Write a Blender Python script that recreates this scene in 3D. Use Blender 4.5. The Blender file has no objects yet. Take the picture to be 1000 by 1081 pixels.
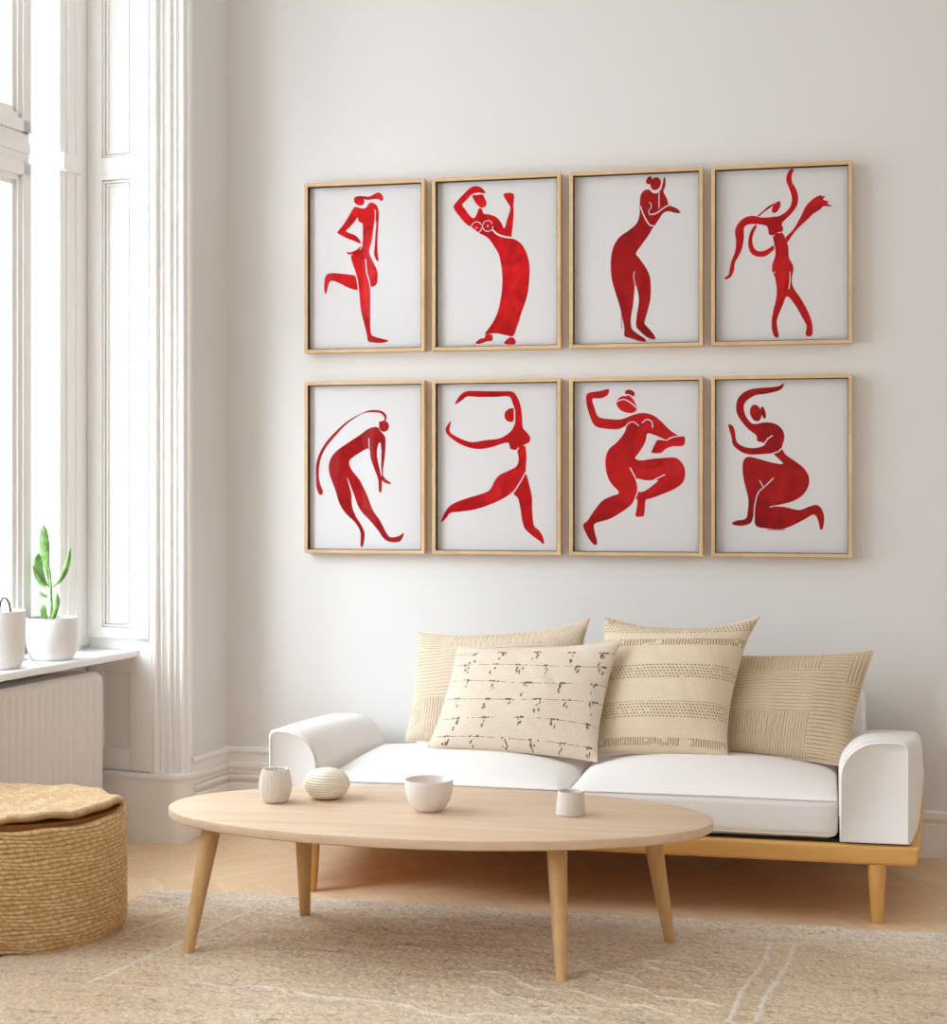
import bpy, bmesh, math, random
import numpy as np
from mathutils import Vector, Matrix
from mathutils.geometry import tessellate_polygon
random.seed(7)
rng = np.random.default_rng(7)
SC = bpy.context.scene
COL = SC.collection
PI = math.pi

# ------------------------------------------------------------------ materials
def lin(r, g, b):
    f = lambda c: (c / 12.92) if c <= .04045 else ((c + .055) / 1.055) ** 2.4
    return (f(r / 255), f(g / 255), f(b / 255), 1)

class Mat:
    def __init__(s, name, rough=.6, spec=.5):
        s.m = bpy.data.materials.new(name); s.m.use_nodes = True
        s.t = s.m.node_tree; s.n = s.t.nodes; s.l = s.t.links
        s.b = s.n['Principled BSDF']; s.b.inputs['Roughness'].default_value = rough
        s.b.inputs['Specular IOR Level'].default_value = spec
    def new(s, t, **kw):
        n = s.n.new(t)
        for k, v in kw.items():
            if k in n.inputs: n.inputs[k].default_value = v
            else: setattr(n, k, v)
        return n
    def coord(s, scale=(1, 1, 1), rot=(0, 0, 0)):
        tc = s.new('ShaderNodeTexCoord'); mp = s.new('ShaderNodeMapping')
        mp.inputs['Scale'].default_value = scale; mp.inputs['Rotation'].default_value = rot
        s.l.new(tc.outputs['Object'], mp.inputs['Vector']); return mp.outputs['Vector']
    def noise(s, vec, scale, detail=3, rough=.5, dist=0):
        n = s.new('ShaderNodeTexNoise'); n.inputs['Scale'].default_value = scale
        n.inputs['Detail'].default_value = detail; n.inputs['Roughness'].default_value = rough
        n.inputs['Distortion'].default_value = dist
        s.l.new(vec, n.inputs['Vector']); return n.outputs['Fac']
    def ramp(s, fac, stops):
        r = s.new('ShaderNodeValToRGB'); e = r.color_ramp.elements
        while len(e) < len(stops): e.new(.5)
        for x, (p, c) in zip(e, stops): x.position = p; x.color = c
        s.l.new(fac, r.inputs['Fac']); return r.outputs['Color']
    def mix(s, a, b, fac, mode='MIX'):
        m = s.new('ShaderNodeMix', data_type='RGBA', blend_type=mode)
        for k, v in ((6, a), (7, b), (0, fac)):
            if hasattr(v, 'links'): s.l.new(v, m.inputs[k])
            else: m.inputs[k].default_value = v
        return m.outputs[2]
    def math(s, op, a, b=0):
        m = s.new('ShaderNodeMath', operation=op)
        for k, v in ((0, a), (1, b)):
            if hasattr(v, 'links'): s.l.new(v, m.inputs[k])
            else: m.inputs[k].default_value = v
        return m.outputs[0]
    def bump(s, h, strength=.3, dist=.01):
        b = s.new('ShaderNodeBump'); b.inputs['Strength'].default_value = strength; b.inputs['Distance'].default_value = dist
        s.l.new(h, b.inputs['Height']); s.l.new(b.outputs['Normal'], s.b.inputs['Normal'])
    def col(s, c):
        if hasattr(c, 'links'): s.l.new(c, s.b.inputs['Base Color'])
        else: s.b.inputs['Base Color'].default_value = c
        return s

def plain(name, c, rough=.6, spec=.4, nscale=0, nstr=.15, ndist=.002, var=0):
    M = Mat(name, rough, spec); v = M.coord()
    if var:
        n = M.noise(v, 3, 3)
        M.col(M.ramp(n, [(.3, tuple(x * (1 - var) for x in c[:3]) + (1,)), (.7, c)]))
    else: M.col(c)
    if nscale: M.bump(M.noise(v, nscale, 4, .6), nstr, ndist)
    return M.m

def wood(name, dark, light, rot=(0, 0, 0), scale=(2.2, 26, 26), rough=.45, spec=.35):
    M = Mat(name, rough, spec); v = M.coord(scale, rot)
    n1 = M.noise(v, 1.0, 5, .6, .6); n2 = M.noise(v, 6.0, 3, .6)
    c = M.ramp(n1, [(.28, dark), (.72, light)])
    c2 = M.ramp(n2, [(.35, (.84, .80, .76, 1)), (.6, (1, 1, 1, 1))])
    M.col(M.mix(c, c2, .25, 'MULTIPLY')); M.bump(n2, .06, .002); return M.m

WALL = plain('wall_paint', lin(224, 221, 218), .75, .25, 180, .05, .001, .012)
TRIM = plain('trim_paint', lin(238, 235, 232), .42, .4)
RADP = plain('radiator_enamel', lin(226, 220, 215), .4, .45)
CEIL = plain('ceiling_paint', lin(238, 236, 233), .8, .2)
SILL = plain('sill_lacquer', lin(240, 239, 238), .3, .5)
OAKT = wood('oak_table_top', lin(210, 180, 150), lin(227, 201, 173), (0, 0, -.05), (1.3, 17, 20))
OAKL = wood('oak_leg', lin(196, 154, 102), lin(216, 177, 126), (0, 0, 0), (22, 22, 2.0))
OAKR = wood('oak_rail', lin(176, 128, 80), lin(200, 154, 104), (0, 0, 0), (2, 22, 22))
OAKS = wood('honey_oak_sofa', lin(216, 160, 88), lin(234, 184, 110), (0, 0, 0), (1.6, 20, 24))
OAKSL = wood('honey_oak_sofa_leg', lin(216, 160, 90), lin(232, 184, 116), (0, 0, 0), (22, 22, 2))
OAKF = wood('oak_picture_frame', lin(205, 171, 128), lin(224, 192, 150), (0, 0, 0), (6, 6, 6), .5)
SOFA = plain('white_upholstery', lin(236, 231, 227), .85, .2, 900, .12, .0008)
INNER_SHADE = plain('frame_inner_shade', lin(74, 54, 40), .8, .1)  # dark brown standing in for the shadow inside the frame edges
BACKING = plain('frame_backing', lin(150, 120, 85), .8)
PAPER = plain('art_paper', lin(226, 222, 221), .85, .15)
POTM = plain('white_ceramic_pot', lin(232, 228, 225), .55, .35, 60, .05, .001)
SOIL = plain('potting_soil', lin(60, 46, 38), .95, .1, 120, .8, .004)
STONEW = plain('matte_white_stoneware', lin(232, 222, 214), .7, .3, 300, .08, .0006)
STONEC = plain('cream_stoneware', lin(236, 224, 206), .7, .3, 300, .08, .0006)
STONEG = plain('pale_grey_stoneware', lin(216, 206, 197), .75, .25, 300, .1, .0006)
DARK = plain('gap_shade_dark', lin(48, 42, 38), .9, .1)  # near-black that paints the shade under the seat cushions
TWIG = plain('dark_twig', lin(84, 72, 60), .8, .2)

def red_mat(k=1.0, name='red_paint'):
    M = Mat(name, .8, .04); v = M.coord((1, 1, 1))
    n = M.noise(v, 9, 4, .6, 1.2)
    M.col(M.ramp(n, [(.34, lin(170 * k, 22 * k, 26 * k)), (.5, lin(204 * k, 27 * k, 31 * k)), (.62, lin(220 * k, 36 * k, 38 * k))])); return M.m
REDS = [red_mat(1.0, 'red_paint_bright'), red_mat(.93, 'red_paint_mid'), red_mat(.80, 'red_paint_deep')]
def leaf_mat():
    M = Mat('succulent_leaf', .45, .4); v = M.coord()
    n = M.noise(v, 30, 3); M.col(M.ramp(n, [(.35, lin(92, 132, 66)), (.65, lin(144, 184, 108))]))
    M.b.inputs['Subsurface Weight'].default_value = .15; M.b.inputs['Subsurface Radius'].default_value = (.01, .02, .005)
    return M.m
LEAF = leaf_mat()
def glass(name, ior=1.45, rough=0.0):
    m = bpy.data.materials.new(name); m.use_nodes = True; t = m.node_tree; n = t.nodes; n.clear()
    o = n.new('ShaderNodeOutputMaterial'); a = n.new('ShaderNodeBsdfTransparent'); g = n.new('ShaderNodeBsdfGlossy')
    f = n.new('ShaderNodeFresnel'); x = n.new('ShaderNodeMixShader'); f.inputs['IOR'].default_value = ior
    g.inputs['Roughness'].default_value = rough; a.inputs['Color'].default_value = (.98, .98, .98, 1)
    ge = n.new('ShaderNodeNewGeometry'); iv = n.new('ShaderNodeMath'); iv.operation = 'SUBTRACT'; iv.inputs[0].default_value = 1; t.links.new(ge.outputs['Backfacing'], iv.inputs[1]); mu = n.new('ShaderNodeMath'); mu.operation = 'MULTIPLY'; t.links.new(f.outputs[0], mu.inputs[0]); t.links.new(iv.outputs[0], mu.inputs[1]); t.links.new(mu.outputs[0], x.inputs[0]); t.links.new(a.outputs[0], x.inputs[1]); t.links.new(g.outputs[0], x.inputs[2]); t.links.new(x.outputs[0], o.inputs[0])
    return m
WGLASS = glass('window_glass'); PGLASS = glass('picture_glass', 1.3, .0)

def attr_mat(name, rough=.9, nscale=900, nstr=.4, ndist=.001, spec=.15, fib=.12):
    M = Mat(name, rough, spec); a = M.new('ShaderNodeAttribute', attribute_name='Col')
    v = M.coord(); n = M.noise(v, nscale, 2)
    g = M.ramp(n, [(.3, (1 - fib * 2, 1 - fib * 2, 1 - fib * 2, 1)), (.65, (1, 1, 1, 1))])
    M.col(M.mix(a.outputs['Color'], g, 1.0, 'MULTIPLY')); M.bump(n, nstr, ndist); return M.m
CLOTH = attr_mat('woven_cotton', .9, 700, .35, .0012)
RUGM = attr_mat('wool_pile', .97, 300, .7, .006, .05, .14)
STRAW = attr_mat('seagrass_rope', .75, 260, .5, .0015, .25, .16)

def floor_mat():
    M = Mat('oak_chevron_floor', .42, .35); tc = M.new('ShaderNodeTexCoord'); sp = M.new('ShaderNodeSeparateXYZ')
    M.l.new(tc.outputs['Object'], sp.inputs[0]); X, Y = sp.outputs[0], sp.outputs[1]
    W = .44
    u = M.math('DIVIDE', Y, W); cu = M.math('FLOOR', u); fu = M.math('SUBTRACT', u, cu)
    par = M.math('MODULO', M.math('ABSOLUTE', cu), 2)
    zig = M.math('ABSOLUTE', M.math('SUBTRACT', M.math('MULTIPLY', M.math('SUBTRACT', u, M.math('MULTIPLY', M.math('FLOOR', M.math('MULTIPLY', u, .5)), 2)), 1), 1))
    xx = M.math('ADD', X, M.math('MULTIPLY', zig, W * .75))
    pl = M.math('DIVIDE', xx, .095); pid = M.math('FLOOR', pl); fp = M.math('SUBTRACT', pl, pid)
    cb = M.new('ShaderNodeCombineXYZ'); M.l.new(pid, cb.inputs[0]); M.l.new(cu, cb.inputs[1])
    wn = M.new('ShaderNodeTexWhiteNoise', noise_dimensions='2D'); M.l.new(cb.outputs[0], wn.inputs['Vector'])
    cg = M.new('ShaderNodeCombineXYZ'); M.l.new(M.math('MULTIPLY', xx, 40), cg.inputs[0]); M.l.new(M.math('MULTIPLY', Y, 2.5), cg.inputs[1]); M.l.new(M.math('MULTIPLY', pid, 3.7), cg.inputs[2])
    gr = M.noise(cg.outputs[0], 1.0, 4, .6, .5)
    c = M.ramp(wn.outputs['Value'], [(0, lin(229, 198, 159)), (.5, lin(233, 204, 166)), (1, lin(237, 210, 173))])
    g = M.ramp(gr, [(.3, (.86, .82, .78, 1)), (.65, (1, 1, 1, 1))])
    c = M.mix(c, g, .7, 'MULTIPLY')
    edge = M.math('LESS_THAN', M.math('MINIMUM', fp, M.math('SUBTRACT', 1, fp)), .012)
    e2 = M.math('LESS_THAN', M.math('MINIMUM', fu, M.math('SUBTRACT', 1, fu)), .002)
    M.col(M.mix(c, lin(168, 124, 84), M.math('MULTIPLY', M.math('MAXIMUM', edge, e2), .28)))
    M.bump(gr, .05, .002); return M.m
FLOORM = floor_mat()

# ------------------------------------------------------------------ mesh helpers
def mesh_obj(name, verts, faces, mats, parent=None, smooth=True, fmats=None, cols=None, auto=None):
    me = bpy.data.meshes.new(name); me.from_pydata([tuple(map(float, v)) for v in verts], [], faces)
    if not isinstance(mats, (list, tuple)): mats = [mats]
    for m in mats: me.materials.append(m)
    if fmats is not None: me.polygons.foreach_set('material_index', fmats)
    if cols is not None:
        ca = me.color_attributes.new('Col', 'FLOAT_COLOR', 'POINT')
        ca.data.foreach_set('color', np.asarray(cols, dtype=np.float32).ravel())
    me.polygons.foreach_set('use_smooth', [smooth] * len(me.polygons))
    if smooth and auto: me.set_sharp_from_angle(angle=math.radians(auto))
    me.update()
    o = bpy.data.objects.new(name, me); COL.objects.link(o)
    if parent: o.parent = parent
    return o

class MB:
    def __init__(s): s.v = []; s.f = []; s.m = []
    def add(s, vs, fs, mi=0):
        k = len(s.v); s.v += [tuple(v) for v in vs]; s.f += [tuple(i + k for i in f) for f in fs]; s.m += [mi] * len(fs)
    def bm(s, b, M=None, mi=0):
        b.verts.ensure_lookup_table(); b.verts.index_update()
        s.add([(M @ v.co) if M else v.co for v in b.verts], [[v.index for v in f.verts] for f in b.faces], mi); b.free()
    def box(s, x0, x1, y0, y1, z0, z1, bev=0, seg=2, fn=None, mi=0):
        b = bmesh.new(); bmesh.ops.create_cube(b, size=1)
        for v in b.verts: v.co = Vector(((x0 + x1) / 2 + v.co.x * (x1 - x0), (y0 + y1) / 2 + v.co.y * (y1 - y0), (z0 + z1) / 2 + v.co.z * (z1 - z0)))
        if bev: bmesh.ops.bevel(b, geom=list(b.edges), offset=bev, segments=seg, profile=.6, affect='EDGES')
        if fn:
            for v in b.verts: v.co = Vector(fn(*v.co))
        s.bm(b, None, mi)
    def loft(s, rings, cap=True, closed=True, mi=0):
        n = len(rings[0]); vs = [p for r in rings for p in r]; fs = []
        for i in range(len(rings) - 1):
            for j in range(n if closed else n - 1):
                a = i * n + j; b = i * n + (j + 1) % n
                fs.append((a, b, b + n, a + n))
        if cap: fs.append(tuple(range(n))[::-1]); fs.append(tuple(range((len(rings) - 1) * n, len(rings) * n)))
        s.add(vs, fs, mi)
    def tube(s, pts, rad, n=10, cap=True, mi=0, close=False):
        pts = [Vector(p) for p in pts]; rr = rad if hasattr(rad, '__len__') else [rad] * len(pts); rings = []
        up = None
        for i, p in enumerate(pts):
            a = pts[i - 1] if i else (pts[-1] if close else p); b = pts[i + 1] if i < len(pts) - 1 else (pts[0] if close else p)
            t = (b - a).normalized()
            if up is None: up = Vector((0, 0, 1)) if abs(t.z) < .9 else Vector((1, 0, 0))
            x = t.cross(up).normalized(); y = x.cross(t).normalized(); up = y
            rings.append([p + (x * math.cos(2 * PI * k / n) + y * math.sin(2 * PI * k / n)) * rr[i] for k in range(n)])
        if close: rings.append(rings[0]); cap = False
        s.loft(rings, cap, True, mi)
    def lathe(s, prof, n=64, c=(0, 0, 0), mi=0, rf=None):
        rings = []
        for r, z in prof:
            rings.append([(c[0] + (rf(r, z, 2 * PI * k / n) if rf else r) * math.cos(2 * PI * k / n), c[1] + (rf(r, z, 2 * PI * k / n) if rf else r) * math.sin(2 * PI * k / n), c[2] + z) for k in range(n)])
        s.loft(rings, True, True, mi)
    def build(s, name, mats, parent=None, smooth=True, auto=35):
        o = mesh_obj(name, s.v, s.f, mats, parent, smooth, s.m, None, None)
        b = bmesh.new(); b.from_mesh(o.data); bmesh.ops.recalc_face_normals(b, faces=list(b.faces)); b.to_mesh(o.data); b.free()
        if smooth and auto: o.data.set_sharp_from_angle(angle=math.radians(auto))
        return o

def tag(o, label=None, cat=None, group=None, kind=None):
    if label: o['label'] = label
    if cat: o['category'] = cat
    if group: o['group'] = group
    if kind: o['kind'] = kind
    return o
def thing(name, label, cat, loc=(0, 0, 0), rz=0, group=None):
    o = bpy.data.objects.new(name, None); COL.objects.link(o); o.empty_display_size = .05
    o.location = loc; o.rotation_euler = (0, 0, rz); return tag(o, label, cat, group)
def spline(pts, k=6, closed=True):
    n = len(pts); out = []
    for i in range(n if closed else n - 1):
        if closed: p = [pts[(i - 1) % n], pts[i], pts[(i + 1) % n], pts[(i + 2) % n]]
        else: p = [pts[max(i - 1, 0)], pts[i], pts[i + 1], pts[min(i + 2, n - 1)]]
        p = [np.array(q, float) for q in p]
        for j in range(k):
            t = j / k
            out.append(tuple(.5 * (2 * p[1] + (p[2] - p[0]) * t + (2 * p[0] - 5 * p[1] + 4 * p[2] - p[3]) * t * t + (3 * p[1] - p[0] - 3 * p[2] + p[3]) * t ** 3)))
    if not closed: out.append(tuple(map(float, pts[-1])))
    return out
def struct(o): o['kind'] = 'structure'; return o

# ------------------------------------------------------------------ room frame: back wall on y = 0, left wall runs towards the camera
KX = -2.318
DX, DY = -0.137328, -0.990526       # along the left wall, away from the corner
NX, NY = 0.990526, -0.137328        # into the room
def lw(S, n, z): return (KX + DX * S + NX * n, DY * S + NY * n, z)
def lbox(mb, S0, S1, n0, n1, z0, z1, bev=0, seg=2): mb.box(S0, S1, n0, n1, z0, z1, bev, seg, fn=lw)

CH = 3.75
mb = MB(); mb.box(-3.9, 2.6, -8.2, .3, -.1, 0); struct(mb.build('floor', FLOORM, smooth=False))
mb = MB(); mb.box(-4.2, 2.6, -8.2, .3, CH, CH + .1); struct(mb.build('ceiling', CEIL, smooth=False))
mb = MB(); mb.box(-2.83, 2.6, 0, .2, 0, CH); struct(mb.build('wall_back', WALL, smooth=False))
mb = MB(); mb.box(2.3, 2.5, -7.8, 0, 0, CH); struct(mb.build('wall_right', WALL, smooth=False))
mb = MB(); mb.box(-4.2, 2.5, -8.0, -7.8, 0, CH); struct(mb.build('wall_front', WALL, smooth=False))
mb = MB(); T = -.5
lbox(mb, 0, .303, T, 0, 0, CH); lbox(mb, .30, .34, T, -.125, 0, CH)
lbox(mb, .34, 2.75, T, -.41, 0, .70)           # thin wall in the niche under the sill
lbox(mb, .34, 2.75, T, 0, 3.55, CH)
lbox(mb, 2.75, 3.75, T, 0, 0, CH)
lbox(mb, 3.75, 5.95, T, 0, 0, .72); lbox(mb, 3.75, 5.95, T, 0, 3.3, CH)
lbox(mb, 5.95, 8.1, T, 0, 0, CH)
struct(mb.build('wall_left', WALL, smooth=False))

# skirting
def ledge(mb, pts, z0, z1, d): 
    prof = [(0, z0), (d * .45, z0), (d, z0 + (z1 - z0) * .45), (d, z1 - .004), (d - .004, z1), (0, z1)]
    rings = []
    for (x, y), (ox, oy) in pts: rings.append([(x + ox * a, y + oy * a, z) for a, z in prof])
    mb.loft(rings)
mit = (.80, -1.10)   # mitre direction in the corner
def skirt(mb, x1, z0, z1, d, left=True, S=.29):
    pts = []
    if left: pts.append(((lw(S, 0, 0)[0], lw(S, 0, 0)[1]), (NX, NY)))
    q = math.tan(math.radians((180 - 97.9) / 2)); 
    pts.append(((KX, 0), (1 * .872, -1)))
    pts.append(((x1, 0), (0, -1)))
    ledge(mb, pts, z0, z1, d)
mb = MB()
for z0, z1, d in ((0, .128, .014), (.125, .172, .024), (.18, .205, .02)): skirt(mb, 2.3 if z1 < .19 else -.9, z0, z1, d)
skirt(mb, -.9, .205, .214, .012)
skirt(mb, -.9, .222, .252, .022); skirt(mb, -.9, .284, .312, .022); skirt(mb, -.9, .17, .29, .008)
struct(mb.build('baseboard_back', TRIM, auto=30))

# window reveal casing (moulded pilaster, panelled face, plinth)
mb = MB()
S0 = .335
lbox(mb, S0, .352, -.40, -.118, .23, 3.55, .004)
cs = [(.300, -.13), (.362, -.13), (.368, -.124), (.368, -.116), (.362, -.108), (.314, -.004), (.306, .008), (.296, .010), (.290, .004), (.290, -.01)]
mb.loft([[lw(a, b, z) for a, b in cs] for z in (.23, 3.55)])
for n, r in ((-.012, .013), (-.036, .007), (-.056, .010), (-.082, .006), (-.104, .013)):
    sx = .314 - n * .46; mb.tube([lw(sx, n, .25), lw(sx, n, 3.55)], r * .8, 14)
# front architrave fillet on the wall
lbox(mb, .278, .296, -.01, .007, .23, 3.55, .003)
# stiles and rails of the shutter panels
lbox(mb, .35, .372, -.208, -.128, .76, 3.55, .005)
lbox(mb, .35, .372, -.40, -.335, .76, 3.55, .005)
for z0, z1 in ((.76, .80), (2.50, 2.585), (3.3, 3.55)): lbox(mb, .35, .3715, -.345, -.2, z0, z1, .005)
for za, zb in ((.80, 2.50), (2.585, 3.3)):
    for i in range(2):
        a, b = -.330 + i * .012, -.213 - i * .012; c, d = za + .006 + i * .012, zb - .006 - i * .012
        pts = [lw(.356 + .003 * (1 - i), a, c), lw(.356 + .003 * (1 - i), b, c), lw(.356 + .003 * (1 - i), b, d), lw(.356 + .003 * (1 - i), a, d)]
        for p, q in zip(pts, pts[1:] + pts[:1]): mb.tube([p, q], .0045, 8)
# lower part below the sill
lbox(mb, .35, .366, -.215, -.125, .26, .70, .004)
lbox(mb, .35, .362, -.345, -.21, .26, .34, .004); lbox(mb, .35, .362, -.345, -.21, .63, .70, .004)
lbox(mb, .35, .365, -.40, -.335, .26, .70, .004)
# plinth with a rounded nose and bead
def plinth(mb, z0, z1, g):
    a = .278 - g; b = .385 + g; n1 = .018 + g; R = .05 + g
    pl = [(a, -.42), (b, -.42)]
    for i in range(9): t = i / 8 * PI / 2; pl.append((b - R + R * math.cos(t), n1 - R + R * math.sin(t)))
    for i in range(5): t = PI / 2 + i / 4 * PI / 2; pl.append((a + .02 + .02 * math.cos(t), n1 - .02 + .02 * math.sin(t)))
    pl[-1] = (a, 0); mb.loft([[lw(s, n, z) for s, n in pl] for z in (z0, z1)])
plinth(mb, 0, .235, 0); plinth(mb, .235, .240, .004); plinth(mb, .240, .250, .008); plinth(mb, .250, .256, .004)
struct(mb.build('trim_1', TRIM, auto=40))
mb = MB()
lbox(mb, 2.735, 2.76, -.41, .012, .0, 3.55, .004); lbox(mb, .35, 2.75, -.41, .012, 3.535, 3.56, .004)
struct(mb.build('trim_2', TRIM))

# window 1 in the niche
w = bpy.data.objects.new('window_1', None); COL.objects.link(w); struct(w)
mb = MB()
lbox(mb, .352, .46, -.47, -.40, .70, 3.55, .004)
lbox(mb, .43, .50, -.47, -.385, .70, 3.55, .006); lbox(mb, .49, .555, -.47, -.395, .70, 3.55, .005)
mb.tube([lw(.505, -.392, .72), lw(.505, -.392, 3.55)], .008, 10); mb.tube([lw(.463, -.385, .72), lw(.463, -.385, 3.55)], .006, 10)
lbox(mb, .44, .556, -.47, -.375, 2.51, 2.575, .004)
lbox(mb, .352, 2.75, -.47, -.40, .70, .735, .004); lbox(mb, .352, 2.75, -.47, -.40, 3.45, 3.55, .004)
lbox(mb, 2.62, 2.75, -.47, -.39, .70, 3.55, .004)
mb.build('window_frame', TRIM, w, auto=30)
def sash(S0, S1, name):
    for z0, z1, kind in ((.735, 2.49, 0), (2.60, 3.45, 1)):
        m = MB()
        for k, (d, nn) in enumerate(((.045, -.375), (.065, -.385), (.085, -.395))):
            e = .02 * k
            a, b, c, f = S0 + e * .9, S1 - e * .9, z0 + e * .9, z1 - e * .9
            lbox(m, a, S0 + d, -.45, nn, c, f, .003); lbox(m, S1 - d, b, -.45, nn, c, f, .003)
            lbox(m, a, b, -.45, nn, c, z0 + d, .003); lbox(m, a, b, -.45, nn, z1 - d, f, .003)
        o = m.build('casement_sash', TRIM, w, auto=30)
        g = MB(); lbox(g, S0 + .07, S1 - .07, -.428, -.422, z0 + .07, z1 - .07); g.build('glass_pane', WGLASS, o, smooth=False)
    m = MB(); lbox(m, S0, S1, -.47, -.385, 2.49, 2.60, .004); lbox(m, S0, S1, -.47, -.379, 2.525, 2.565, .004)
    m.build('transom', TRIM, w, auto=30)
sash(.757, 1.62, 'a'); sash(1.66, 2.60, 'b')
g = MB(); lbox(g, .55, .76, -.452, -.446, .735, 3.45); g.build('glass_pane', WGLASS, w, smooth=False)
m = MB(); lbox(m, 1.62, 1.66, -.47, -.39, .735, 3.45, .004); m.build('mullion', TRIM, w)

mb = MB(); mb.box(.354, 2.74, -.415, -.185, .690, .716, .006, 3, fn=lw)
struct(mb.build('windowsill', SILL)); bpy.data.objects['windowsill'].name = 'trim_3'

# window 2, nearer the camera, outside the picture: added to light the sofa and table from the front
w2 = bpy.data.objects.new('added_window', None); COL.objects.link(w2); struct(w2)
mb = MB()
for a, b, c, d in ((3.75, 3.84, .72, 3.3), (5.86, 5.95, .72, 3.3), (3.75, 5.95, .72, .81), (3.75, 5.95, 3.21, 3.3), (4.80, 4.90, .8, 3.22), (3.8, 5.9, 2.47, 2.57)):
    lbox(mb, a, b, -.3, -.23, c, d, .004)
mb.build('window_frame', TRIM, w2); g = MB(); lbox(g, 3.8, 5.9, -.27, -.264, .78, 3.25); g.build('glass_pane', WGLASS, w2, smooth=False)

# radiator
rad = thing('radiator', 'pale ribbed panel radiator with rounded corners under the windowsill', 'radiator', lw(.95, -.3, 0))
def toloc(o): return Matrix.Translation(o.location).inverted()
def loc_build(mb, name, mat, parent, **k):
    L = parent.location
    mb.v = [(v[0] - L[0], v[1] - L[1], v[2] - L[2]) for v in mb.v]; return mb.build(name, mat, parent, **k)
mb = MB(); A, B, z0, z1, R = .515, 1.75, .10, .655, .045
nS, nZ = 260, 40
vs = []; fs = []
for j in range(nZ + 1):
    z = z0 + (z1 - z0) * j / nZ
    ins = 0
    dz = min(z - z0, z1 - z)
    if dz < R: ins = R - math.sqrt(max(0, R * R - (R - dz) ** 2))
    for i in range(nS + 1):
        s = (A + ins) + (B - A - 2 * ins) * i / nS
        t = ((s - A - .05) / .042)
        rib = .0045 * (1 - abs(math.sin(PI * t)) ** 6) if A + .05 < s < B - .05 and z0 + .03 < z < z1 - .035 else .0045
        ed = min(s - A - ins, B - ins - s, dz); rd = -.012 * max(0, 1 - ed / .015) ** 2
        vs.append(lw(s, -.232 + rib + rd, z))
for j in range(nZ):
    for i in range(nS): a = j * (nS + 1) + i; fs.append((a, a + 1, a + nS + 2, a + nS + 1))
mb.add(vs, fs)
# body behind the front
prof = []
for cx, cz, a0 in ((A + R, z0 + R, PI), (B - R, z0 + R, 1.5 * PI), (B - R, z1 - R, 0), (A + R, z1 - R, .5 * PI)):
    for k in range(9): t = a0 + k / 8 * PI / 2; prof.append((cx + R * math.cos(t), cz + R * math.sin(t)))
mb.loft([[lw(s, n, z) for s, z in prof] for n in (-.335, -.242)])
loc_build(mb, 'panel', RADP, rad, auto=50)
for S in (.62, 1.6):
    m = MB(); lbox(m, S, S + .03, -.42, -.33, .15, .6, .003); loc_build(m, 'wall_bracket', RADP, rad)
m = MB(); m.tube([lw(.60, -.30, 0), lw(.60, -.30, .115)], .009, 12); m.tube([lw(.60, -.30, .07), lw(.60, -.30, .115)], .016, 12); loc_build(m, 'pipe', RADP, rad)

# ------------------------------------------------------------------ framed pictures
FX0 = [-1.990, -1.478, -.948, -.420]; FX1 = [-1.508, -.981, -.451, .085]
ROWS = [(1.853, 2.513), (1.077, 1.742)]
FX0 = [x * .9965 for x in FX0]; FX1 = [x * .9965 for x in FX1]; ROWS = [tuple(1.33 + (z - 1.33) * .9965 for z in r) for r in ROWS]
LAB = [['framed red figure balancing on one leg, hand on hip, ponytail flying', 'framed red figure in a long narrow gown with both arms raised', 'framed red figure with a hair bun leaning forward, forearms lifted', 'framed red figure striding with a trailing scarf streaming right'],
       ['framed red figure bent forward, long hair arcing over its back', 'framed red figure lunging with both arms stretched out to the left', 'framed red figure with a hair bun leaping, one knee drawn up', 'framed red figure kneeling on one knee with an arm curved overhead']]
def parse(s): return [tuple(float(c) / 1000 * .985 for c in p.split(',')) for p in s.split()]
def flat(mb, poly, y, mi):
    tri = tessellate_polygon([[Vector((x, z, 0)) for x, z in poly]])
    mb.add([(x, y, z) for x, z in poly], [tuple(t) for t in tri], mi)
def stroke(mb, pts, w, y, mi):
    P = [np.array(p) for p in spline(pts, 5, False)]; v = []; f = []
    for i, p in enumerate(P):
        t = P[min(i + 1, len(P) - 1)] - P[max(i - 1, 0)]; t = t / (np.linalg.norm(t) + 1e-9); nrm = np.array([-t[1], t[0]])
        e = w / 2 * (1 if 0 < i < len(P) - 1 else .45)
        v += [(p[0] + nrm[0] * e, y, p[1] + nrm[1] * e), (p[0] - nrm[0] * e, y, p[1] - nrm[1] * e)]
        if i: k = 2 * i; f.append((k - 2, k - 1, k + 1, k))
    mb.add(v, f, mi)
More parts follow.
